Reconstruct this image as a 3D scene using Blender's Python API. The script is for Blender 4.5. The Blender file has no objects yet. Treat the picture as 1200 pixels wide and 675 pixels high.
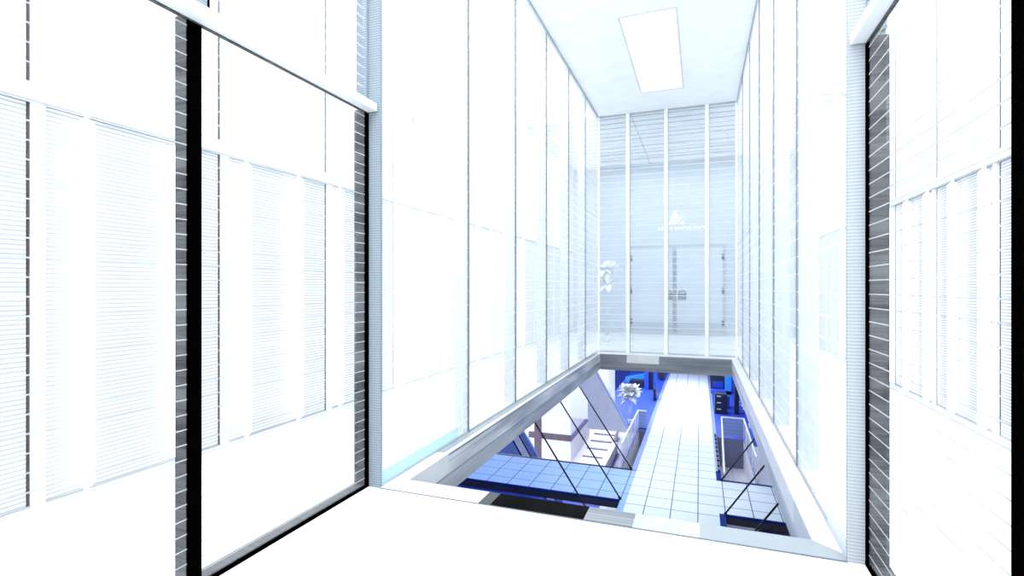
import bpy, math, random
from mathutils import Vector
random.seed(7)
C = bpy.context.scene.collection
S = bpy.context.scene
EYE = 1.7
TH = math.radians(20.14)

# ------------------------------------------------------------------ camera
cam = bpy.data.cameras.new('camera'); co = bpy.data.objects.new('camera', cam); C.objects.link(co)
co.location = (0, 0, EYE); co.rotation_euler = (math.pi/2, 0, TH)
cam.sensor_width = 36; cam.lens = 18; cam.clip_end = 300; cam.clip_start = .05
S.camera = co
S.view_settings.view_transform = 'Standard'; S.view_settings.look = 'None'
S.view_settings.gamma = 1; S.view_settings.use_curve_mapping = False
S.view_settings.exposure = 0

# ------------------------------------------------------------------ materials
def newmat(name):
    m = bpy.data.materials.new(name); m.use_nodes = True
    nt = m.node_tree; nt.nodes.clear()
    return m, nt, nt.nodes.new('ShaderNodeOutputMaterial')
def N(nt, t, **k):
    n = nt.nodes.new(t)
    for a, b in k.items(): setattr(n, a, b)
    return n
def val(nt, sock, v):
    if isinstance(v, bpy.types.NodeSocket): nt.links.new(v, sock)
    elif isinstance(v, tuple): sock.default_value = (*v, 1) if len(v) == 3 else v
    else: sock.default_value = v
def math_(nt, op, a, b=0, c=0):
    n = N(nt, 'ShaderNodeMath', operation=op)
    val(nt, n.inputs[0], a); val(nt, n.inputs[1], b); val(nt, n.inputs[2], c)
    return n.outputs[0]
def pos(nt):
    g = N(nt, 'ShaderNodeNewGeometry'); s = N(nt, 'ShaderNodeSeparateXYZ')
    nt.links.new(g.outputs['Position'], s.inputs[0]); return g.outputs['Position'], s.outputs
def line(nt, coord, pitch, width, off=0):      # 1 on a line every <pitch>, 0 elsewhere
    f = math_(nt, 'FRACT', math_(nt, 'DIVIDE', math_(nt, 'ADD', coord, off + 1000*pitch), pitch))
    return math_(nt, 'LESS_THAN', f, width/pitch)
def mixc(nt, f, a, b):
    n = N(nt, 'ShaderNodeMix', data_type='RGBA')
    val(nt, n.inputs[0], f); val(nt, n.inputs[6], a); val(nt, n.inputs[7], b); return n.outputs[2]
def noise(nt, scale_xyz, scale=1, detail=3):
    p, _ = pos(nt); m = N(nt, 'ShaderNodeMapping'); m.inputs['Scale'].default_value = scale_xyz
    nt.links.new(p, m.inputs[0]); n = N(nt, 'ShaderNodeTexNoise'); n.inputs['Scale'].default_value = scale
    n.inputs['Detail'].default_value = detail; nt.links.new(m.outputs[0], n.inputs[0]); return n.outputs[0]
def ramp(nt, f, a, b, lo=.3, hi=.7):
    r = N(nt, 'ShaderNodeMapRange'); val(nt, r.inputs[0], f); r.inputs[1].default_value = lo; r.inputs[2].default_value = hi
    return mixc(nt, r.outputs[0], a, b)

def plain(name, col, rough=.5, metal=0, spec=.5, vary=.02):
    m, nt, o = newmat(name); b = N(nt, 'ShaderNodeBsdfPrincipled')
    c2 = tuple(max(0, x*(1-vary*4)) for x in col)
    val(nt, b.inputs['Base Color'], ramp(nt, noise(nt, (1, 1, 1), 2.5), c2, col))
    b.inputs['Roughness'].default_value = rough; b.inputs['Metallic'].default_value = metal
    b.inputs['Specular IOR Level'].default_value = spec
    nt.links.new(b.outputs[0], o.inputs[0]); return m
def emit(name, col, s):
    m, nt, o = newmat(name); e = N(nt, 'ShaderNodeEmission'); val(nt, e.inputs[0], col); e.inputs[1].default_value = s
    nt.links.new(e.outputs[0], o.inputs[0]); return m
def steel(name, dark, light, axis, rough=.22):
    m, nt, o = newmat(name); b = N(nt, 'ShaderNodeBsdfPrincipled')
    sc = {'x': (.35, 40, 60), 'y': (40, .35, 60)}[axis]
    big = {'x': (.8, .1, 6), 'y': (.1, .8, 6)}[axis]
    f = math_(nt, 'ADD', math_(nt, 'MULTIPLY', noise(nt, sc, 1, 4), .45), math_(nt, 'MULTIPLY', noise(nt, big, 1, 1), .55))
    val(nt, b.inputs['Base Color'], ramp(nt, f, dark, light, .38, .62))
    b.inputs['Metallic'].default_value = .3; b.inputs['Specular IOR Level'].default_value = .25; b.inputs['Roughness'].default_value = rough+.12
    nt.links.new(b.outputs[0], o.inputs[0]); return m
def glass(name, veil, tint=(.97, .985, 1), pitch=.083, width=.007, linemix=.6, vline=0, gl=.02, vcol=(.93, .96, 1)):
    m, nt, o = newmat(name)
    _, p = pos(nt)
    tr = N(nt, 'ShaderNodeBsdfTransparent'); val(nt, tr.inputs[0], tint)
    gs = N(nt, 'ShaderNodeBsdfGlossy'); gs.inputs['Roughness'].default_value = .02
    fr = N(nt, 'ShaderNodeFresnel'); fr.inputs[0].default_value = 1.45
    m1 = N(nt, 'ShaderNodeMixShader'); val(nt, m1.inputs[0], math_(nt, 'MULTIPLY', fr.outputs[0], gl*5))
    nt.links.new(tr.outputs[0], m1.inputs[1]); nt.links.new(gs.outputs[0], m1.inputs[2])
    d = N(nt, 'ShaderNodeBsdfDiffuse'); val(nt, d.inputs[0], vcol)
    t = N(nt, 'ShaderNodeBsdfTranslucent'); val(nt, t.inputs[0], vcol)
    w = N(nt, 'ShaderNodeMixShader'); w.inputs[0].default_value = .5
    nt.links.new(d.outputs[0], w.inputs[1]); nt.links.new(t.outputs[0], w.inputs[2])
    l = line(nt, p[2], pitch, width)
    if vline:
        l = math_(nt, 'MAXIMUM', l, line(nt, math_(nt, 'ADD', p[0], p[1]), vline, .01))
    f = math_(nt, 'MULTIPLY_ADD', l, linemix, veil)
    m2 = N(nt, 'ShaderNodeMixShader'); val(nt, m2.inputs[0], f)
    nt.links.new(m1.outputs[0], m2.inputs[1]); nt.links.new(w.outputs[0], m2.inputs[2])
    nt.links.new(m2.outputs[0], o.inputs[0]); return m
def louver(name, a, b, pitch, frac=.4):
    m, nt, o = newmat(name); s = N(nt, 'ShaderNodeBsdfDiffuse'); _, p = pos(nt)
    val(nt, s.inputs[0], mixc(nt, line(nt, p[2], pitch, pitch*frac), a, b)); nt.links.new(s.outputs[0], o.inputs[0]); return m
def tiled(name, col, col2, grout, T, ox, oy, w=.022, rough=.25):
    m, nt, o = newmat(name); b = N(nt, 'ShaderNodeBsdfPrincipled'); _, p = pos(nt)
    l = math_(nt, 'MAXIMUM', line(nt, p[0], T, w, -ox + w/2), line(nt, p[1], T, w, -oy + w/2))
    base = ramp(nt, noise(nt, (1, 1, 1), .8), col2, col)
    val(nt, b.inputs['Base Color'], mixc(nt, l, base, grout)); b.inputs['Roughness'].default_value = rough
    b.inputs['Specular IOR Level'].default_value = .15 if rough > .6 else .5
    nt.links.new(b.outputs[0], o.inputs[0]); return m

M = {}
M['floor'] = plain('white_floor', (.93, .95, .96), .35)
M['gallery'] = tiled('gallery_floor', (.93, .95, .98), (.90, .93, .96), (.80, .83, .86), .8, 0, 0, .006, .25)
M['white'] = plain('white_paint', (.92, .93, .95), .5)
M['ceiling'] = plain('white_ceiling', (.97, .99, .99), .6)
M['black'] = plain('black_anodised', (.0006, .0006, .0007), .9, spec=0)
M['return'] = steel('grey_metal_return', (.035, .035, .037), (.13, .13, .135), 'x', .4)  # tone bands stand in for reflections along the window returns
M['fin'] = plain('pale_fin', (.52, .58, .64), .4)
M['edge'] = plain('dark_gasket', (.12, .14, .17), .5)
M['lobby'] = plain('lobby_wall', (.58, .64, .71), .5)
M['lobbyd'] = plain('lobby_door', (.60, .66, .73), .4)
M['hard'] = plain('door_hardware', (.14, .17, .2), .4)
M['hard3'] = plain('door_stile', (.28, .32, .37), .4)
M['hard2'] = plain('door_trim', (.45, .50, .57), .4)
M['lightg'] = plain('light_grey_frame', (.72, .73, .74), .5)
M['mull'] = plain('white_mullion', (.95, .97, 1), .4)
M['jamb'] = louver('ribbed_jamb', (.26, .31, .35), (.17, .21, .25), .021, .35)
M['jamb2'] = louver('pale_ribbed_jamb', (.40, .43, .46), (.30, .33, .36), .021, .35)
M['blind'] = louver('slatted_blind', (.88, .90, .92), (.46, .49, .51), .034, .4)
M['blindb'] = louver('upper_slats', (.93, .95, .97), (.55, .58, .6), .26, .04)
M['joint'] = plain('dark_joint', (.07, .07, .07), .6)
M['groove'] = plain('grey_groove', (.45, .46, .47), .6)
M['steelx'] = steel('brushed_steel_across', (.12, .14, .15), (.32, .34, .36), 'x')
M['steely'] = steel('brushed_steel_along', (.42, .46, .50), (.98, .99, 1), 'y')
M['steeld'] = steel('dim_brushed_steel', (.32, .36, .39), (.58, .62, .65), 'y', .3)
M['refl_pale'] = steel('reflection_pale_plate', (.45, .49, .52), (.62, .65, .67), 'y', .3)
M['refl_dark'] = plain('reflection_dark_plate', (.010, .010, .0105), .7, spec=0, vary=.1)  # dark end of the front strip's reflection, as plate colour
M['refl_grey'] = steel('reflection_grey_plate', (.05, .055, .06), (.09, .10, .11), 'x', .3)
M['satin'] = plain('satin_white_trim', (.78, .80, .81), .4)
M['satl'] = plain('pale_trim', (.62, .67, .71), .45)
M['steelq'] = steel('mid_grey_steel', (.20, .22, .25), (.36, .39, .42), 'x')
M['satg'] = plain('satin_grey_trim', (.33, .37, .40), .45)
M['gside'] = glass('side_glass', .0, width=.0065, linemix=.8, vcol=(.58, .59, .60))
M['gwell'] = glass('well_glass', .22, pitch=.166, width=.008, linemix=.35, vline=.55)
M['gback'] = glass('back_glass', .13, tint=(.93, .96, .985), pitch=.166, width=.016, linemix=.6, vcol=(.80, .86, .92))
M['grail'] = glass('rail_glass', .35, pitch=5, width=.001, vcol=(.9, .9, 1))
M['gfrost'] = glass('frosted_glass', .55, pitch=5, width=.001, vcol=(.85, .88, 1))
M['cyan'] = glass('cyan_glass_edge', .45, tint=(.8, .95, 1), pitch=5, width=.001, vcol=(.72, .86, .93))
M['tube'] = emit('lamp_tube', (1, 1, 1), 3.0)
M['panel'] = emit('lamp_panel', (.98, 1, 1), 1.15)

# ------------------------------------------------------------------ mesh helpers
class MB:
    def __init__(s): s.v = []; s.f = []
    def box(s, x0, x1, y0, y1, z0, z1, b=0):
        if x0 > x1: x0, x1 = x1, x0
        if y0 > y1: y0, y1 = y1, y0
        if z0 > z1: z0, z1 = z1, z0
        n = len(s.v)
        s.v += [(x, y, z) for z in (z0, z1) for y in (y0, y1) for x in (x0, x1)]
        s.f += [tuple(n+i for i in q) for q in ((0,2,3,1),(4,5,7,6),(0,1,5,4),(2,6,7,3),(0,4,6,2),(1,3,7,5))]
        return s
    def quad_prism(s, pts, d):            # planar polygon pushed along d
        n = len(s.v); k = len(pts); d = Vector(d)
        s.v += [tuple(p) for p in pts] + [tuple(Vector(p)+d) for p in pts]
        s.f += [tuple(range(n+k-1, n-1, -1)), tuple(range(n+k, n+2*k))]
        s.f += [(n+i, n+(i+1) % k, n+k+(i+1) % k, n+k+i) for i in range(k)]
        return s
    def tube(s, path, r, seg=8, cap=True):
        path = [Vector(p) for p in path]; rs = r if isinstance(r, (list, tuple)) else [r]*len(path)
        n = len(s.v)
        for i, p in enumerate(path):
            t = (path[min(i+1, len(path)-1)] - path[max(i-1, 0)]).normalized()
            a = t.orthogonal().normalized() if abs(t.z) < .99 else Vector((1, 0, 0))
            if abs(t.z) < .99: a = t.cross(Vector((0, 0, 1))).normalized()
            b = t.cross(a).normalized()
            for k in range(seg):
                q = p + (a*math.cos(2*math.pi*k/seg) + b*math.sin(2*math.pi*k/seg))*rs[i]; s.v.append(tuple(q))
        for i in range(len(path)-1):
            for k in range(seg):
                k2 = (k+1) % seg
                s.f.append((n+i*seg+k, n+i*seg+k2, n+(i+1)*seg+k2, n+(i+1)*seg+k))
        if cap:
            s.f.append(tuple(n+k for k in range(seg-1, -1, -1))); e = n+(len(path)-1)*seg
            s.f.append(tuple(e+k for k in range(seg)))
        return s
    def build(s, name, mat, parent=None, bevel=0, smooth=False, kind=None, label=None):
        me = bpy.data.meshes.new(name)
        lo = [min(v[i] for v in s.v) for i in range(3)]; hi = [max(v[i] for v in s.v) for i in range(3)]
        if parent:
            org = Vector(parent.location); q = parent.parent
            while q: org += Vector(q.location); q = q.parent
        else: org = Vector(((lo[0]+hi[0])/2, (lo[1]+hi[1])/2, lo[2]))
        me.from_pydata([tuple(Vector(v)-org) for v in s.v], [], s.f); me.update()
        me.materials.append(M[mat])
        o = bpy.data.objects.new(name, me); C.objects.link(o)
        if parent: o.parent = parent
        else: o.location = org
        if smooth:
            for p in me.polygons: p.use_smooth = True
        if bevel:
            md = o.modifiers.new('bevel', 'BEVEL'); md.width = bevel; md.segments = 2
        if kind: o['kind'] = kind
        if label: o['label'] = label
        return o
def tag(o, label, cat, group=None):
    o['label'] = label; o['category'] = cat
    if group: o['group'] = group
    return o
def empty(name, loc, kind=None):
    o = bpy.data.objects.new(name, None); C.objects.link(o); o.location = loc
    if kind: o['kind'] = kind
    return o
def copy_thing(r, dx, label, group=None):
    c = r.copy(); C.objects.link(c); c.location = Vector(r.location)+Vector(dx); c['label'] = label
    if group: c['group'] = group
    for ch in list(r.children):
        d = ch.copy(); C.objects.link(d); d.parent = c
        for g in list(ch.children):
            e = g.copy(); C.objects.link(e); e.parent = d
    return c

XL, XR = -2.67, .96           # side windows
WL, WR = -2.55, .86           # glazing round the opening
Y0, Y1 = 3.70, 13.65          # opening, front to back
H = 6.27
FL, FR = -4.64, 3.09          # outer walls of the two galleries
BACK = 19.6

# ================================================================== SETTING: upper floor
b = MB()                                       # floor slab around the opening
b.box(-14, 12, -6, Y0+.0, -.45, 0); b.box(-14, 12, Y1, 46, -.45, 0)
b.box(-14, WL+.0, Y0, Y1, -.45, 0); b.box(WR, 12, Y0, Y1, -.45, 0)
b.build('floor', 'floor', kind='structure')
MB().box(XL-.1, XR+.1, -6, Y1+.02, H, H+.2).build('ceiling', 'ceiling', kind='structure')
b = MB().box(-5.2, 3.6, Y1+.02, BACK+.2, H, H+.2)
cb = b.build('ceiling_rear', 'ceiling', kind='structure')
for k in range(14):
    y = Y1+.25+k*.42
    MB().box(-4.6, 3.05, y, y+.03, H-.012, H+.002).build('ceiling_batten', 'groove', cb)
MB().box(-1.72, -1.70, Y1+.1, BACK, H-.014, H+.002).build('ceiling_seam', 'groove', cb)

def facade(side):
    s = -1 if side == 'left' else 1
    X = FL if s < 0 else FR
    w = MB().box(X, X+s*.2, -6, BACK+.2, 0, 6.5).build('wall_'+side, 'white', kind='structure')
    def inn(a, c, *r): return MB().box(X-s*a, X-s*c, *r)
    k0 = -1
    for k in range(-1, 10):
        y = 2.31 + (k)*1.586
        ya, yb = y+.09, y+1.586-.022
        if yb > BACK: yb = BACK-.05
        inn(0, .02, ya, yb, .10, 3.06).build('blind', 'blind', w)
        inn(0, .02, ya, yb, 3.22, 6.4).build('upper_panel', 'blindb', w)
        inn(0, .05, y, y+.085, 0, 6.4).build('post', 'mull', w, bevel=.004)
        inn(0, .021, y-.015, y, 0.1, 6.4).build('joint', 'joint', w)
    inn(0, .06, -5.9, BACK-.05, 3.08, 3.20).build('rail', 'mull', w)
    inn(0, .064, -5.9, BACK-.05, 3.068, 3.08).build('rail_groove', 'groove', w)
    inn(0, .03, -5.9, BACK-.05, 0, .09).build('skirting', 'white', w)
    inn(0, .034, -5.9, BACK-.05, .088, .10).build('skirting_groove', 'groove', w)
    return w
facade('left'); facade('right')

# vertical tube lamps standing along both outer walls
def lamp_tube(x, y):
    r = empty('tube_lamp', (x, y, 0))
    z0, z1, R = .14, 3.02, .055
    path = [(x, y, z0)]; rr = [.012]
    for k in range(1, 6):
        a = k/5*math.pi/2; path.append((x, y, z0+R*(1-math.cos(a)))); rr.append(R*math.sin(a))
    path += [(x, y, z1-R*(1-math.cos(a))) for a in [math.pi/2*(5-k)/5 for k in range(5)]]; rr += [R*math.sin(math.pi/2*(5-k)/5) for k in range(5)]
    path.append((x, y, z1)); rr.append(.012)
    MB().tube(path, rr, 14).build('tube', 'tube', r, smooth=True)
    MB().tube([(x, y, 0), (x, y, .15)], .018, 8).build('foot', 'mull', r)
    MB().tube([(x, y, 3.0), (x, y, 3.10)], .018, 8).build('cap', 'mull', r)
    return r
ORD = ['nearest', 'second', 'third', 'fourth', 'fifth', 'sixth', 'seventh', 'eighth', 'ninth', 'tenth', 'eleventh', 'twelfth',
       'thirteenth', 'fourteenth', 'fifteenth', 'sixteenth', 'seventeenth']
first = None
for side, X, k0 in (('left', FL+.13, 3), ('right', FR-.13, 9)):
    for i in range(15 if side == 'left' else 9):
        y = .36+.7525*(k0+i)
        lab = 'glowing white vertical tube lamp by the %s outer wall, %s counted from the viewer' % (side, ORD[i])
        g = 'white tube lamps along the %s outer wall' % side
        if first is None:
            first = lamp_tube(X, y); o = first; tag(o, lab, 'lamp', g)
        else:
            o = copy_thing(first, Vector((X, y, 0))-Vector(first.location), lab, g)

# rear lobby behind the back glazing
w = MB().box(-5.2, 3.6, BACK, BACK+.2, 0, H).build('wall_back', 'lobby', kind='structure')
# double door
d = empty('door_1', (-.85, BACK, 0), 'structure')
fr = MB().box(-2.50, -2.42, BACK-.05, BACK, 0, 3.26).box(.78, .86, BACK-.05, BACK, 0, 3.26).box(-2.42, .78, BACK-.05, BACK, 3.18, 3.26)
fr.build('door_frame', 'hard2', d)
for s, (xa, xb, xh) in ((0, (-2.41, -.93, -1.02)), (1, (-.79, .77, -.70))):
    lf = MB().box(xa, xb, BACK-.06, BACK-.01, .02, 3.17).build('door_leaf', 'lobbyd', d, bevel=.005)
    hx = (xa-.0 if s == 0 else xb)
    for z in (.45, 1.6, 2.8):
        MB().box(hx-.04, hx+.04, BACK-.09, BACK-.06, z-.1, z+.1).build('hinge', 'return', lf)
    xc = -1.08 if s == 0 else -.60
    MB().box(xc-.14, xc+.14, BACK-.075, BACK-.06, 1.27, 1.50).build('handle_plate', 'hard', lf)
    p = [(xc-.11, BACK-.07, 1.34), (xc-.11, BACK-.15, 1.40), (xc-.11, BACK-.15, 1.54), (xc-.05, BACK-.15, 1.60), (xc+.06, BACK-.15, 1.60), (xc+.11, BACK-.15, 1.54), (xc+.11, BACK-.15, 1.38), (xc+.11, BACK-.07, 1.34)]
    MB().tube(p, .022, 8).build('pull_handle', 'hard', lf, smooth=True)
MB().box(-.93, -.79, BACK-.07, BACK-.02, .1, 3.12).box(-.875, -.845, BACK-.085, BACK-.02, .1, 3.12).build('meeting_stile', 'hard3', d)
MB().box(-2.4, .77, BACK-.066, BACK-.058, .10, .50).build('kick_plate', 'hard2', d)

# emblem above the door: three-bladed sail over a line of small letters
sg = empty('wall_emblem', (-.78, BACK-.04, 3.9)); tag(sg, 'small white sail-shaped emblem with a line of tiny lettering above the double door', 'sign')
def blade(p, n): MB().quad_prism([(x, BACK-.06, z) for x, z in p], (0, .06, 0)).build(n, 'emblem_white', sg)
M['emblem_white'] = emit('emissive_white', (.97, 1, 1), 1.6)  # emissive white for the emblem and its letters
blade([(-1.08, 4.02), (-.84, 4.56), (-.76, 4.28), (-.98, 4.02)], 'sail')
blade([(-.92, 4.02), (-.64, 4.30), (-.66, 4.20), (-.82, 4.02)], 'sail')
blade([(-.76, 4.02), (-.54, 4.12), (-.50, 4.02)], 'sail')
x = -1.42
gl = [.06, .07, .06, .07, .06, .0, .07, .06, .07, .06, .07, .06, .0, .07, .07, .06, .07]
for i, g in enumerate(gl):
    if g == 0: x += .07; continue
    tx = MB(); tx.box(x, x+.018, BACK-.06, BACK, 3.84, 3.92); tx.box(x, x+g, BACK-.06, BACK, 3.905 if i % 2 else 3.84, 3.92 if i % 2 else 3.855)
    if i % 3: tx.box(x+g-.016, x+g, BACK-.06, BACK, 3.84, 3.92)
    tx.build('letter', 'emblem_white', sg)
    x += .1

# ================================================================== windows either side of the viewer
def side_window(n, X, s):                    # s: outward direction
    r = empty('window_%d' % n, (X, -1, 0), 'structure')
    MB().box(X, X+s*.002, -5.9, Y0-.05, .02, 3.2).build('pane', 'gside', r)
    MB().box(X, X+s*.012, -5.9, Y0-.05, 3.265, H).build('upper_pane', 'gside', r)
    for y in (2.045, .40, -1.24):
        MB().box(X-s*.006, X+s*.003, y, y+.085, 0, 3.22).build('mullion', 'black', r)
        MB().box(X+s*.004, X+s*.09, y-.002, y+.08, 0, 3.22).build('mullion_return', 'return', r)
        MB().box(X-s*.006, X+s*.10, y, y+.12, 3.265, H).build('upper_mullion', 'jamb', r)
        MB().box(X-s*.008, X+s*.10, y+.12, y+.135, 3.265, H).build('mullion_gasket', 'black', r)
    MB().box(X-s*.006, X+s*.003, Y0-.05, Y0, 0, 3.22).build('end_mullion', 'black', r)
    MB().box(X+s*.004, X+s*.105, Y0-.052, Y0-.002, 0, 3.22).build('end_return', 'return', r)
    MB().box(X-s*.002, X+s*.10, Y0-.03, Y0, 3.265, H).build('upper_end_mullion', 'jamb', r)
    MB().box(X-s*.007, X+s*.013, -5.9, Y0, 0, .022).build('bottom_rail', 'black', r)
    MB().box(X+s*.014, X+s*.11, -5.9, Y0, 0, .03).build('sill', 'return', r)
    MB().box(X-s*.007, X+s*.013, -5.9, Y0, 3.19, 3.20).build('head_rail', 'return', r)
    return r
side_window(1, XL, -1); side_window(2, XR, 1)
MB().box(XL-.012, XL+.10, -5.9, Y0-.01, 3.20, 3.265).build('beam_left', 'satin', kind='structure', bevel=.006)
MB().box(XR+.012, XR-.09, -5.9, Y0-.01, 3.20, 3.265).build('beam_right', 'satin', kind='structure', bevel=.006)
MB().box(XL-.1, WL-.0, Y0, Y0+.03, 0, H).build('trim_1', 'jamb', kind='structure')
MB().box(WR+.0, XR+.1, Y0, Y0+.03, 0, H).build('trim_2', 'jamb2', kind='structure')

# ================================================================== glazing round the opening
def well_window(n, X, s):
    r = empty('window_%d' % n, (X, (Y0+Y1)/2, 0), 'structure')
    MS = [5.46, 7.10, 8.73, 10.37, 12.02]
    ed = [Y0+.04] + MS + [Y1-.02]
    for a, c in zip(ed, ed[1:]):
        MB().box(X, X+s*.012, a+.01, c-.01, .02, H).build('pane', 'gwell', r)
    for y in MS:
        MB().box(X-s*.005, X+s*.014, y, y+.022, 0, H).build('mullion', 'edge', r)
        MB().box(X+s*.016, X+s*.18, y+.0, y+.02, 0, H).build('mullion_fin', 'fin', r)
    MB().box(X-s*.005, X+s*.03, Y0+.03, Y1, H-.05, H-.0).build('head_channel', 'fin', r)
    MB().box(X-s*.008, X-s*.002, Y0+.03, Y1, H-.012, H).build('head_gasket', 'edge', r)
    MB().box(X-s*.003, X+s*.03, Y0+.03, Y1, 0, .02).build('foot_channel', 'groove', r)
    MB().box(X-s*.004, X-s*.001, Y0+.02, 5.2 if s < 0 else 4.2, .022, .14).build('splash_glass', 'cyan' if s < 0 else 'gfrost', r)
    return r
well_window(3, WL, -1); well_window(4, WR, 1)
r = empty('window_5', (-.85, Y1, 0), 'structure')
MX = [-1.77, -.81, .165]
ed = [WL] + MX + [WR]
for a, c in zip(ed, ed[1:]):
    MB().box(a, c, Y1, Y1+.012, .02, H-.0).build('pane', 'gback', r)
for x in MX:
    MB().box(x-.045, x+.045, Y1-.03, Y1+.06, 0, H).build('mullion', 'mull', r, bevel=.004)
    MB().box(x+.045, x+.057, Y1-.025, Y1+.05, 0, H).build('mullion_gasket', 'satg', r)
for x in (WL, WR-.04):
    MB().box(x, x+.04, Y1-.03, Y1+.04, 0, H).build('corner_post', 'mull', r)
MB().box(WL, WR, Y1-.02, Y1+.03, H-.03, H).build('head_channel', 'groove', r)
MB().box(WL, WR, Y1-.02, Y1+.03, 0, .03).build('foot_channel', 'groove', r)

# flush ceiling light
r = empty('ceiling_light', (-.82, 10.5, H)); tag(r, 'long flush white ceiling light panel above the floor opening', 'light')
MB().box(-1.27, -.37, 8.75, 12.25, H-.012, H-.002).build('diffuser', 'panel', r)
MB().box(-1.30, -1.27, 8.72, 12.28, H-.016, H-.001).box(-.37, -.34, 8.72, 12.28, H-.016, H-.001).box(-1.27, -.37, 8.72, 8.75, H-.016, H-.001).box(-1.27, -.37, 12.25, 12.28, H-.016, H-.001).build('frame', 'lightg', r)

# small sensors on the outer walls
for X, y, z, s in ((FL+.04, 7.55, 4.55, 1), (FR-.04, 13.4, 6.1, -1)):
    r = empty('wall_sensor', (X, y, z))
    tag(r, 'small square grey sensor box high on the %s outer wall behind glass' % ('left' if s > 0 else 'right'), 'sensor', 'square grey wall sensors')
    MB().box(X-s*.04, X+s*.03, y-.11, y+.11, z-.07, z+.09).build('housing', 'fin', r, bevel=.01)
    MB().box(X+s*.03, X+s*.036, y-.05, y+.05, z-.03, z+.05).build('lens', 'return', r)
M['red'] = plain('red_paint', (.85, .08, .08), .5)
r = empty('red_reflection', (FR-.16, 16, 0)); tag(r, 'thin pale red vertical pipe standing in for a reflection behind the right-hand glazing', 'streak')  # red reflection built as a thin solid upright
MB().tube([(FR-.16, 16, 0), (FR-.16, 16, 2.95)], .025, 10).build('streak', 'red', r, smooth=True)
MB().box(FR-.2, FR-.12, 15.96, 16.04, .3, .36).build('cross_piece', 'red', r); MB().box(FR-.2, FR-.12, 15.96, 16.04, 2.6, 2.66).build('cross_piece', 'red', r)

# ================================================================== metal surround of the opening
IL, IR, IF, IB = -2.413, .709, 3.93, 13.20
r = empty('opening_surround', (-.85, 8.6, -.4)); tag(r, 'brushed steel and white surround lining the rectangular floor opening', 'surround')
t = .006
def part(n, m, *bx, bev=0): return MB().box(*bx).build(n, m, r, bevel=bev)
# upper curb tops
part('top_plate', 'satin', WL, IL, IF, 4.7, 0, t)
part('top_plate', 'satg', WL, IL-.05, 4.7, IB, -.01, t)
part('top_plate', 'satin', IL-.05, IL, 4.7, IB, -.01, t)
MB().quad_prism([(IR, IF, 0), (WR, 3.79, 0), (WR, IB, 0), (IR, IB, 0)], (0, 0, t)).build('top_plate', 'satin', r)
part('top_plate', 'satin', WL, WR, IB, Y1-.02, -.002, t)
# front strip; its dark-to-pale reflection is painted as lengths of plate
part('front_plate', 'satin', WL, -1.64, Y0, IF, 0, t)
part('front_plate', 'refl_grey', -1.64, -1.54, Y0, IF, 0, t)
part('front_plate', 'refl_dark', -1.54, -.80, Y0, IF, 0, t)
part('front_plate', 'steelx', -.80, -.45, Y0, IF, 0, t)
part('front_plate', 'refl_pale', -.45, .0, Y0, IF, 0, t)
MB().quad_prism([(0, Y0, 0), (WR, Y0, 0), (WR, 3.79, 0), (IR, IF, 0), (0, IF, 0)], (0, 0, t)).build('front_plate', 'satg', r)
part('front_edge', 'edge', WL, WR, Y0-.012, Y0, 0, t*.7)
# linings, upper and lower course; light and dark lengths paint in reflections
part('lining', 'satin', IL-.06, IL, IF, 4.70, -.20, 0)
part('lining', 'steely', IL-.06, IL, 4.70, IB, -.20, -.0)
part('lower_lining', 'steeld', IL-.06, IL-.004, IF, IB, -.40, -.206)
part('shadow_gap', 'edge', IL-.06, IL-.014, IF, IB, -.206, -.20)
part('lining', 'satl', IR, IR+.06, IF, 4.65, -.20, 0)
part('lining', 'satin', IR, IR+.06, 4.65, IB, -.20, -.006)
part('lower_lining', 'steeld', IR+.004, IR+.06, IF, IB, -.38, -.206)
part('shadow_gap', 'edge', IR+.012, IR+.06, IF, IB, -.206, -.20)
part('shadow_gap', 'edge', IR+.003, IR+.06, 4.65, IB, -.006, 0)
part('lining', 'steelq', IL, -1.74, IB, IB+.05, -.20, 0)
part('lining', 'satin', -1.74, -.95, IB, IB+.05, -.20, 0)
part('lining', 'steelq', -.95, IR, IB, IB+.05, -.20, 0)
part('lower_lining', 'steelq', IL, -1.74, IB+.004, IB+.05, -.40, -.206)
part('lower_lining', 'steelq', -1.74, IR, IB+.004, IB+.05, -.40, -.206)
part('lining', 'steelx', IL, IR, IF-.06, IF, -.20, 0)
part('lower_lining', 'steelx', IL, IR, IF-.06, IF-.004, -.40, -.206)

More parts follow.
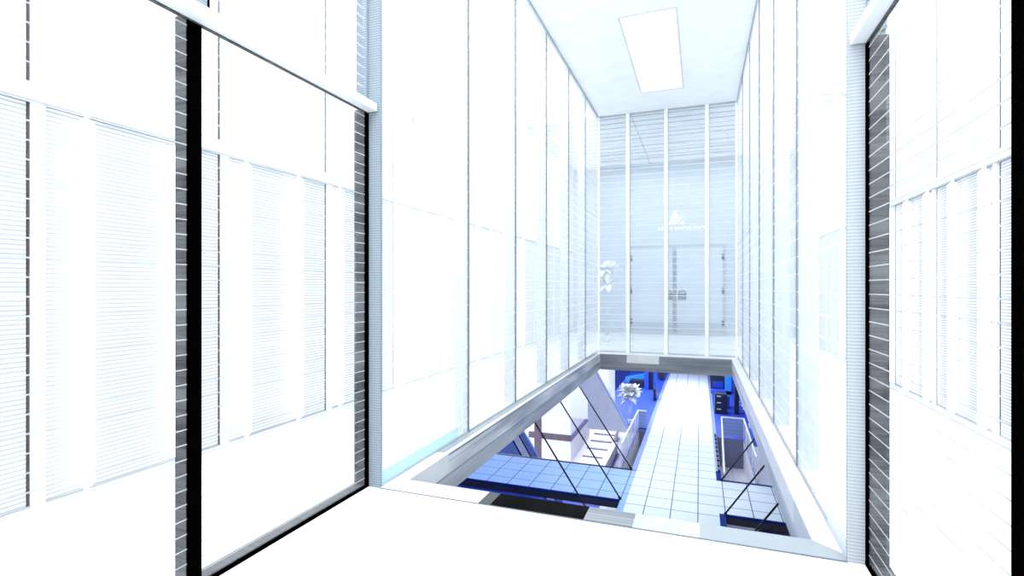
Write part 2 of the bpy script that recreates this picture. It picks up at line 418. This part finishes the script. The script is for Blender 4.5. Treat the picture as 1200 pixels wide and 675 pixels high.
# palm in the rear lobby
M['leafw'] = plain('pale_leaf', (.95, .98, 1), .5)
M['trunk'] = plain('pale_stem', (.62, .70, .82), .6)
M['pot'] = plain('white_pot', (.85, .88, .95), .4)
def palm(name, x, y, z, hgt, R, seed, label, nst=4, nl=11):
    rnd = random.Random(seed)
    r = empty(name, (x, y, z)); tag(r, label, 'plant')
    MB().tube([(x, y, z), (x, y, z+.05), (x, y, z+.2), (x, y, z+.22)], [.08, .10, .13, .13], 16).build('pot', 'pot', r, smooth=True)
    for k in range(nst):
        a = 2*math.pi*k/nst+.4; hh = hgt*(1-.18*(k % 2)-.05*rnd.random())
        tx_, ty_ = x+.25*R*math.cos(a), y+.25*R*math.sin(a)
        st = MB().tube([(x+.04*math.cos(a), y+.04*math.sin(a), z+.18), (x+.12*R*math.cos(a), y+.12*R*math.sin(a), z+hh*.5), (tx_, ty_, z+hh)], [.018, .014, .012], 6)
        st = st.build('stem', 'trunk', r, smooth=True)
        f = MB()
        for j in range(nl):
            b_ = 2*math.pi*j/nl*1.618+rnd.random()*.5; el = rnd.uniform(-.5, 1.4); L = R*rnd.uniform(.6, .85)
            d_ = Vector((math.cos(b_)*math.cos(el), math.sin(b_)*math.cos(el), math.sin(el)))
            sd = d_.cross(Vector((0, 0, 1)))
            sd = sd.normalized() if sd.length > .05 else Vector((1, 0, 0))
            pr = None
            for i in range(7):
                u = i/6; c = Vector((tx_, ty_, z+hh)) + d_*L*u + Vector((0, 0, -.22*L*u*u))
                wd = R*.17*math.sin(math.pi*min(1, .12+.88*u*.93))**.8
                n = len(f.v); up = Vector((0, 0, .25*wd))
                f.v += [tuple(c-sd*wd+up), tuple(c), tuple(c+sd*wd+up)]
                if pr is not None: f.f += [(pr, pr+1, n+1, n), (pr+1, pr+2, n+2, n+1)]
                pr = n
        f.build('leaves', 'leafw', r)
    return r
palm('potted_palm', -2.75, 16.2, 0, 2.3, .55, 3, 'pale potted palm in the rear lobby behind the back glazing, left of the door')

# ================================================================== LOWER LEVEL
D = 7.0; ZW = EYE-D; ZL = -9.0
T = .1146*D
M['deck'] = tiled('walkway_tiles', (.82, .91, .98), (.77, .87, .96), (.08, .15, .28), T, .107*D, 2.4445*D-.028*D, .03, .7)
M['deck_shade'] = tiled('walkway_tiles_shaded', (.40, .58, .88), (.36, .54, .85), (.06, .12, .3), T, .107*D, 2.4445*D-.028*D, .03, .8)  # same tiles with the left arm's blue shade put into the colour
M['navy'] = plain('navy_edge', (.015, .045, .28), .8, spec=.05)
M['skyb'] = plain('bright_blue_edge', (.25, .5, .95), .35)
M['lav'] = plain('lavender_blue_edge', (.24, .33, .66), .4)
M['fascia'] = plain('charcoal_fascia', (.045, .045, .07), .4)
M['blue'] = plain('deep_blue', (.02, .07, .55), .5)
M['bluew'] = plain('deep_blue_wall', (.012, .05, .45), .5, vary=.1)
M['bluel'] = plain('light_blue_face', (.03, .28, .95), .45)
M['pb'] = plain('pale_blue', (.5, .62, .95), .4)
M['darkn'] = plain('near_black_navy', (.004, .007, .03), .5)
M['cable'] = plain('black_cable', (.006, .006, .01), .5)
M['lavw'] = plain('lavender_white', (.94, .94, .99), .5)
M['brown'] = plain('brown_band', (.17, .11, .11), .6, vary=.1)
M['slate'] = plain('slate_band', (.22, .25, .42), .6)
M['lowfloor'] = tiled('lower_white_floor', (.86, .87, .93), (.84, .85, .92), (.45, .47, .5), 1.4, 0, .3, .02, .4)
M['slatb'] = louver('blue_slats', (.30, .40, .75), (.16, .24, .6), .16, .12)
M['gradw'] = plain('grey_violet_wall', (.20, .22, .36), .6)

XA, XB = -.324*D, .0813*D             # tiled deck of the main arm
XA2, XB2 = -.3525*D, .107*D           # outer edges of its border
YC0, YC1 = 2.4445*D, 2.862*D
wk = empty('suspended_walkway', (-.86, 18, ZW)); tag(wk, 'pale blue tiled cross-shaped walkway hanging below the floor opening', 'walkway')
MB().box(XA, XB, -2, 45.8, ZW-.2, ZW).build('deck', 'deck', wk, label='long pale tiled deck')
MB().box(-13.5, XA-.002, YC0, YC1, ZW-.2, ZW).build('arm_deck', 'deck_shade', wk, label='tiled deck of the left arm with blue shade in its colour')
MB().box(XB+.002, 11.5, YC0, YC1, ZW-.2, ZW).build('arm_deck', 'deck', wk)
for xa, xb, m1, m2 in ((XA2, XA, 'skyb', 'lav'), (XB, XB2, 'navy', 'lav')):  # glossy dark blue border; the paler lengths have its reflections coloured in
    MB().box(xa, xb, -2, YC0, ZW-.24, ZW+.012).build('edge_strip', m1, wk)
    MB().box(xa, xb, YC1, YC1+1.0 if m1 == 'navy' else YC1+.02, ZW-.24, ZW+.012).build('edge_strip', 'navy', wk)
    MB().box(xa, xb, YC1+1.0 if m1 == 'navy' else YC1+.02, 45.8, ZW-.24, ZW+.012).build('edge_strip', m2, wk)
for xa, xb, m1 in ((-13.5, XA2, 'navy'), (XB2, 11.5, 'navy')):
    MB().box(xa, xb, YC0-.06, YC0, ZW-.05, ZW+.02).build('edge_strip', m1, wk)
    MB().box(xa, xb, YC0-.05, YC0-.001, ZW-.27, ZW-.05).build('fascia', 'fascia', wk)
    MB().box(xa, xb, YC1, YC1+.07, ZW-.3, ZW+.03).build('edge_strip', 'cable' if xa < -5 else 'navy', wk)
for k in range(9):
    y = YC1+.9+k*.62
    MB().box(XB2-.10, XB2-.02, y, y+.28, ZW+.012, ZW+.09).build('clip', 'cable', wk)

def cable(x, y, s, lab):
    dx, dz = (-2.04, 3.07) if s < 0 else (1.09, 1.62)
    k = (-.45-ZW)/dz
    r = empty('suspension_cable', (x, y, ZW)); tag(r, lab, 'cable', 'black cables holding up the walkway')
    MB().tube([(x, y, ZW+.02), (x+dx*k, y, ZW+dz*k)], .026, 8).build('rope', 'cable', r, smooth=True)
    MB().tube([(x, y, ZW+.012), (x+dx*.03, y, ZW+.012+dz*.03)], .045, 8).build('anchor', 'cable', r)
for i, y in enumerate((2.03*D, YC0, YC1+.02)):
    w_ = ('ending lowest, partly behind the opening\'s front edge', 'ending at the near corner of the cross-arm', 'ending at the far corner of the cross-arm')[i]
    cable(XA2+.015, y, -1, 'thin black slanting cable on the walkway\'s left, '+w_)
    cable(XB2-.02, y, 1, 'thin black slanting cable on the walkway\'s right, '+w_)

# hall shell below
MB().box(-14, 12, -6, 46, ZL-.3, ZL).build('floor_lower', 'lowfloor', kind='structure')
MB().box(-14.2, -14, -6, 46, ZL, -.45).build('wall_lower_left', 'lavw', kind='structure')
MB().box(12, 12.2, -6, 46, ZL, -.45).build('wall_lower_right', 'lavw', kind='structure')
MB().box(-14, 12, -6.2, -6, ZL, -.45).build('wall_lower_front', 'lavw', kind='structure')
MB().box(-14, 12, 46, 46.2, ZL, -.45).build('wall_lower_back', 'bluew', kind='structure')
YF = 26.0
MB().box(-5.42, XA2, YF+.45, 46, ZW-.3, ZW-.03).build('floor_blue_left', 'blue', kind='structure')
MB().box(XA2, 1.97, YF+.4, 46, ZW-.5, ZW-.26).build('floor_blue_under', 'blue', kind='structure')
MB().box(1.97, 12, YC1+.1, 25, ZW-.5, ZW-.03).build('floor_terrace_right', 'lavw', kind='structure')
b = MB().box(1.97, 12, 25, 46, ZW-.5, ZW-.03).box(XB2, 1.97, YF+.02, 46, ZW-.5, ZW-.03); b.build('floor_blue_right', 'blue', kind='structure')
MB().box(-14, -6.4, 38, 38.2, ZL, -.45).build('wall_lower_side', 'lavw', kind='structure')
# carpets on the lower floor
o = MB().box(-13.9, -4.6, 8, 25.3, ZL, ZL+.02).build('carpet', 'blue'); tag(o, 'deep blue carpet far below, under the walkway\'s left arm', 'carpet')
# stair pit to the right
MB().box(XB2+.02, 1.95, YF, YF+.02, -6.7, ZW-.03).build('wall_pit_back', 'gradw', kind='structure')
MB().box(1.9, 1.97, YC1+.1, YF+.02, -9, ZW-.03).build('wall_pit_right', 'lavw', kind='structure')
MB().box(XB2, 1.9, YC1-.5, YF+.4, -6.8, -6.7).build('floor_pit', 'lowfloor', kind='structure')
# parapet to the left of the walkway
MB().box(-2.92, -2.84, YC1+.1, YF, ZL, ZW-.03).build('wall_parapet', 'lavw', kind='structure')
MB().box(-2.84, XA2-.01, YF+.02, YF+.05, ZL, ZW-.02).build('wall_slot_back', 'gradw', kind='structure')

def glass_rail(name, pts, z, h, lab, end):
    r = empty(name, (pts[0][0], pts[0][1], z[0])); tag(r, lab, 'railing', 'white railings around the stair openings')
    (x0, y0), (x1, y1) = pts
    MB().tube([(x0, y0, z[0]+h), (x1, y1, z[1]+h)], .035, 8).build('top_rail', 'mull', r)
    MB().quad_prism([(x0, y0, z[0]+.06), (x1, y1, z[1]+.06), (x1, y1, z[1]+h-.03), (x0, y0, z[0]+h-.03)], (.012, 0, 0)).build('glass_panel', 'grail', r)
    MB().quad_prism([(x0-.03, y0, z[0]-.02), (x1-.03, y1, z[1]-.02), (x1-.03, y1, z[1]+.07), (x0-.03, y0, z[0]+.07)], (.06, 0, 0)).build('base_rail', 'lav', r)
    n = 5
    for k in range(n):
        u = k/(n-1); x, y, zz = x0+(x1-x0)*u, y0+(y1-y0)*u, z[0]+(z[1]-z[0])*u
        MB().box(x-.025, x+.025, y-.025, y+.025, zz, zz+h).build('post', 'mull', r)
    if end:
        xa, xb = end
        MB().tube([(xa, y0, z[0]+h), (xb, y0, z[0]+h)], .035, 8).build('end_rail', 'mull', r)
        MB().box(xa+.03, xb, y0+.0, y0+.02, z[0]+.08, z[0]+h-.04).build('end_panel', 'slatb', r)
    return r
glass_rail('railing', ((-2.87, YF), (-2.87, YC1+.2)), (ZW, ZW), .93, 'white railing with clear panels left of the long walkway', (-2.87, XA2))
r = glass_rail('railing', ((1.92, YF), (1.92, YC1+.2)), (ZW, ZW), .93, 'white railing with far slatted end right of the long walkway', (.97, 1.92))
MB().tube([(.97, YF, ZW+.93), (.93, 24, ZW+.72), (.85, YC1+.25, ZW+.22)], .035, 8).build('handrail', 'mull', r)
for x, y, z in ((.95, 25, .83), (.90, 22.6, .55), (.86, 20.6, .26)):
    MB().tube([(x, y, ZW+z), (x, y, -6.7)], .02, 6).build('post', 'mull', r)

# slanting white wall left of the railing, panel glass behind it
P = [(-3.30, 26.3, ZW-.3), (-6.25, 26.3, -.45), (-7.6, 26.3, -.45), (-5.45, 26.3, -4.1), (-5.45, 26.3, -5.6), (-3.2, 26.3, -5.6)]
o = MB().quad_prism(P, (0, .12, 0)).build('wall_sloping', 'lavw', kind='structure')
MB().quad_prism([(-3.26, 26.28, ZW-.3), (-6.21, 26.28, -.45), (-6.29, 26.28, -.45), (-3.34, 26.28, ZW-.3)], (0, .16, 0)).build('edge', 'pb', o)
r = MB().box(-9, -4.20, 27.2, 27.22, ZW-.03, -.46).build('window_6', 'gfrost', kind='structure')

# white block with brown bands
bl = empty('banded_block', (-8.75, 33, ZL)); tag(bl, 'white box-shaped room block with a brown band around it, far below left', 'building')
BX0, BX1, BY0, BY1 = -10.1, -7.4, 30.6, 36.4
MB().box(BX0, BX1, BY0, BY1, ZL, -.46).build('walls', 'lavw', bl)
MB().box(BX0-.02, BX1+.03, BY0-.03, BY0, -7.68, -7.30).build('band', 'brown', bl, label='brown horizontal band on the front')
MB().box(BX1, BX1+.03, BY0, BY1, -7.68, -7.30).build('band', 'slate', bl, label='slate blue horizontal band on the side')
MB().box(-9.72, -9.26, BY0-.05, BY0-.031, ZL, -.46).build('pilaster', 'brown', bl, label='brown upright band')
em = MB().quad_prism([(BX1+.01, 31.05, -5.62), (BX1+.01, 31.45, -5.20), (BX1+.01, 32.35, -5.1), (BX1+.01, 31.95, -5.5)], (.02, 0, 0)).build('emblem', 'red', bl, label='small red slanted emblem')

# slanting strut with blue sloping pane at its left
r = empty('slanted_strut', (-6.9, 24.9, ZL)); tag(r, 'white slanting strut with black edges behind the walkway\'s left arm', 'strut')
def strut(x0, w, m, n, dy=0): MB().quad_prism([(x0, 24.9+dy, ZL+.02), (x0+w, 24.9+dy, ZL+.02), (x0+w-5.45, 24.9+dy, -.46), (x0-5.45, 24.9+dy, -.46)], (0, .2, 0)).build(n, m, r)
strut(-7.35, .10, 'cable', 'edge'); strut(-7.25, .42, 'mull', 'face'); strut(-6.83, .08, 'cable', 'edge'); strut(-6.75, .35, 'lav', 'side')
M['bluel2'] = plain('mid_blue_wall', (.32, .47, .9), .5)
r = MB().quad_prism([(-13.9, 25.4, ZL+.02), (-7.4, 25.4, ZL+.02), (-12.85, 25.4, -.46), (-13.9, 25.4, -.46)], (0, .1, 0)).build('wall_blue_sloping', 'bluel2', kind='structure')

# low white stair and ledge
r = empty('low_stair', (-5.9, 32, ZL)); tag(r, 'low white stair of broad treads between the banded block and the ledge', 'stairs')
for k in range(5):
    y = 30.4+k*1.25
    MB().box(-6.9, -5.45, y, 36.9, ZL+.02+k*.13, ZL+.15+k*.13).build('tread', 'lavw', r)
    MB().box(-6.9, -5.45, y-.012, y, ZL+.02+k*.13, ZL+.07+k*.13).build('riser_line', 'return', r)
o = MB().box(-5.35, -5.0, 27.3, 33.5, ZL, ZL+.7).build('ledge', 'white'); tag(o, 'long low white ledge on the lower floor left of the railing', 'ledge')

# blue office at the far end
palm('potted_palm', -3.38, 27.0, ZW-.03, 1.72, .72, 5, 'white-leaved potted palm on the blue floor beyond the left railing', 5, 26)
palm('potted_palm', 2.42, 28.2, ZW-.03, 1.6, .55, 9, 'white-leaved potted palm on the blue floor, half hidden at right', 5, 24)
def proj_x(px, Y):                       # x where a sight line through column px meets the plane y = Y
    u = (px-600)/600; return Y*(-.3443+.9389*u)/(.9389+.3443*u)
def zt(py, px, Y):
    u = (px-600)/600; t_ = Y/(.9389+.3443*u); return EYE+(337.5-py)/600*t_
# filing pedestal
Yc = 30.8; x0, x1 = .79, 2*0+proj_x(852, Yc); z1 = zt(462, 845, Yc)
r = empty('drawer_pedestal', ((x0+x1)/2, Yc+.3, ZW-.03)); tag(r, 'black three-drawer pedestal standing right of the walkway', 'cabinet')
MB().box(x0, x1, Yc, Yc+.7, ZW-.03, z1).build('body', 'darkn', r, bevel=.01)
hh = (z1-ZW)/3
for k in range(3):
    za = ZW+.02+k*hh
    dr = MB().box(x0+.02, x1-.02, Yc-.02, Yc, za, za+hh-.05).build('drawer', 'darkn', r)
    MB().box(x0+.10, x0+.32, Yc-.05, Yc-.02, za+hh-.16, za+hh-.11).build('handle', 'fin', dr)
# workstation behind the pedestal
Yw = 32.2; xa, xb, xc = proj_x(833, Yw), proj_x(850, Yw), proj_x(857, Yw)
r = empty('workstation', (xa, Yw, ZW-.03)); tag(r, 'blue-framed dark workstation behind the black pedestal', 'desk')
MB().box(xa, xc, Yw, Yw+.9, zt(462, 845, Yw), zt(458, 845, Yw)).build('desk_top', 'blue', r)
MB().box(xa, xb, Yw+.6, Yw+.7, zt(459, 845, Yw), zt(441, 845, Yw)).build('screen', 'darkn', r)
MB().box(xa+.1, xb-.1, Yw+.56, Yw+.6, zt(457, 845, Yw), zt(449, 845, Yw)).build('screen_panel', 'bluew', r)
MB().box(xb, xc, Yw, Yw+.9, zt(464, 845, Yw), zt(440, 845, Yw)).build('side_panel', 'bluel', r)
MB().box(xb-.05, xc-.1, Yw+.05, Yw+.85, ZW-.03, zt(463, 845, Yw)).build('pedestal_leg', 'bluew', r)
# armchair beside the walkway's left edge
Ya = 40.4; xa, xb = proj_x(768, Ya), -2.55
r = empty('high_back_chair', ((xa+xb)/2, Ya, ZW-.03)); tag(r, 'dark high-backed chair with light blue side, left of the walkway', 'chair')
zs = ZW+.5
MB().box(xa+.25, xb, Ya, Ya+.8, ZW+.1, zs).build('seat', 'darkn', r, bevel=.06)
MB().quad_prism([(xa+.4, Ya+.7, zs), (xb, Ya+.7, zs), (xb, Ya+.8, zt(437, 780, Ya)), (xa+.55, Ya+.8, zt(440, 778, Ya))], (0, .15, 0)).build('backrest', 'darkn', r, bevel=.04)
MB().quad_prism([(xa+.05, Ya+.75, zs), (xa+.42, Ya+.75, zs), (xa+.5, Ya+.8, zt(438, 778, Ya)), (xa+.15, Ya+.8, zt(438, 771, Ya))], (0, .15, 0)).build('side_wing', 'bluel', r, bevel=.03)
MB().tube([((xa+xb)/2+.1, Ya+.4, ZW-.02), ((xa+xb)/2+.1, Ya+.4, ZW+.12)], .05, 8).build('leg', 'darkn', r)
o = MB().box(proj_x(765.5, 33), -2.55, 33, 33.8, ZW-.03, zt(456, 768, 33)).build('black_side_table', 'darkn', bevel=.015); tag(o, 'black box-shaped side table against the left edge of the walkway', 'table')
# columns, lit wall panel, low dark counter
Yp = 36.5
for i, (pa, pb) in enumerate(((755, 760), (760, 765.5), (765.5, 769))):
    MB().box(proj_x(pa, Yp), proj_x(pb, Yp), Yp+(.2 if i == 1 else 0), Yp+.6, ZW-.03, -.46).build('column_lower', ('blue', 'darkn', 'blue')[i], kind='structure')
Yq = 38
o = MB().quad_prism([(proj_x(733, Yq), Yq, zt(446, 733, Yq)), (proj_x(755, Yq), Yq, zt(451, 755, Yq)), (proj_x(755, Yq), Yq, zt(438, 755, Yq)), (proj_x(733, Yq), Yq, zt(442, 733, Yq))], (0, .15, 0)).build('wall_screen', 'bluel'); tag(o, 'bright blue slanted wall screen behind the left palm', 'screen')
o = MB().box(proj_x(738, 37.2), proj_x(755, 37.2), 37.0, 37.8, ZW-.03, ZW+.45).build('low_counter', 'darkn', bevel=.02); tag(o, 'low dark counter under the bright blue wall screen', 'counter')
MB().box(-6.5, XA2-.1, 44, 44.2, ZW, -.45).build('wall_blue_left', 'bluew', kind='structure')
MB().box(XB2+.1, 11.9, 37, 37.2, ZW, -.45).build('wall_blue_right', 'bluew', kind='structure')
o = MB().box(proj_x(861, 31), proj_x(866, 31), 31, 31.6, ZW-.03, zt(447, 862, 31)).build('tall_cabinet', 'darkn', bevel=.01); tag(o, 'tall dark cabinet at the right edge of the blue office', 'cabinet')

# ================================================================== light
w = bpy.data.worlds.new('daylight'); S.world = w; w.use_nodes = True
bg = w.node_tree.nodes['Background']; bg.inputs[0].default_value = (.98, .992, 1, 1); bg.inputs[1].default_value = 4.5
def area(name, loc, sx, sy, power, col=(1, 1, 1), rot=(0, 0, 0)):
    l = bpy.data.lights.new(name, 'AREA'); l.shape = 'RECTANGLE'; l.size = sx; l.size_y = sy; l.energy = power; l.color = col
    o = bpy.data.objects.new(name, l); C.objects.link(o); o.location = loc; o.rotation_euler = rot; return o
area('lobby_fill', (-.85, 16.6, 6.2), 6, 4.5, 170)  # added fill under the lobby ceiling, no fitting modelled
area('corridor_fill', (-.85, 1.5, 6.2), 2.5, 6, 250)  # unseen fill added to brighten the corridor
area('hall_fill_left', (-9.5, 34, -.6), 7, 12, 2700, (.97, .97, 1))  # unseen fill added to whiten the banded block and left hall
area('hall_fill_walkway', (-2.0, 19, -.6), 5, 8, 290, (.95, .98, 1))  # added fill for the deck and the sloping wall, out of view
area('hall_fill_far', (-.9, 33, -.6), 4, 14, 750, (.9, .95, 1))  # added fill for the far walkway and palms, not a visible lamp
area('hall_fill_blue', (-10.5, 17, -.6), 4, 6, 220, (.45, .6, 1))  # unseen blue fill added to tint the left arm and sloping blue wall
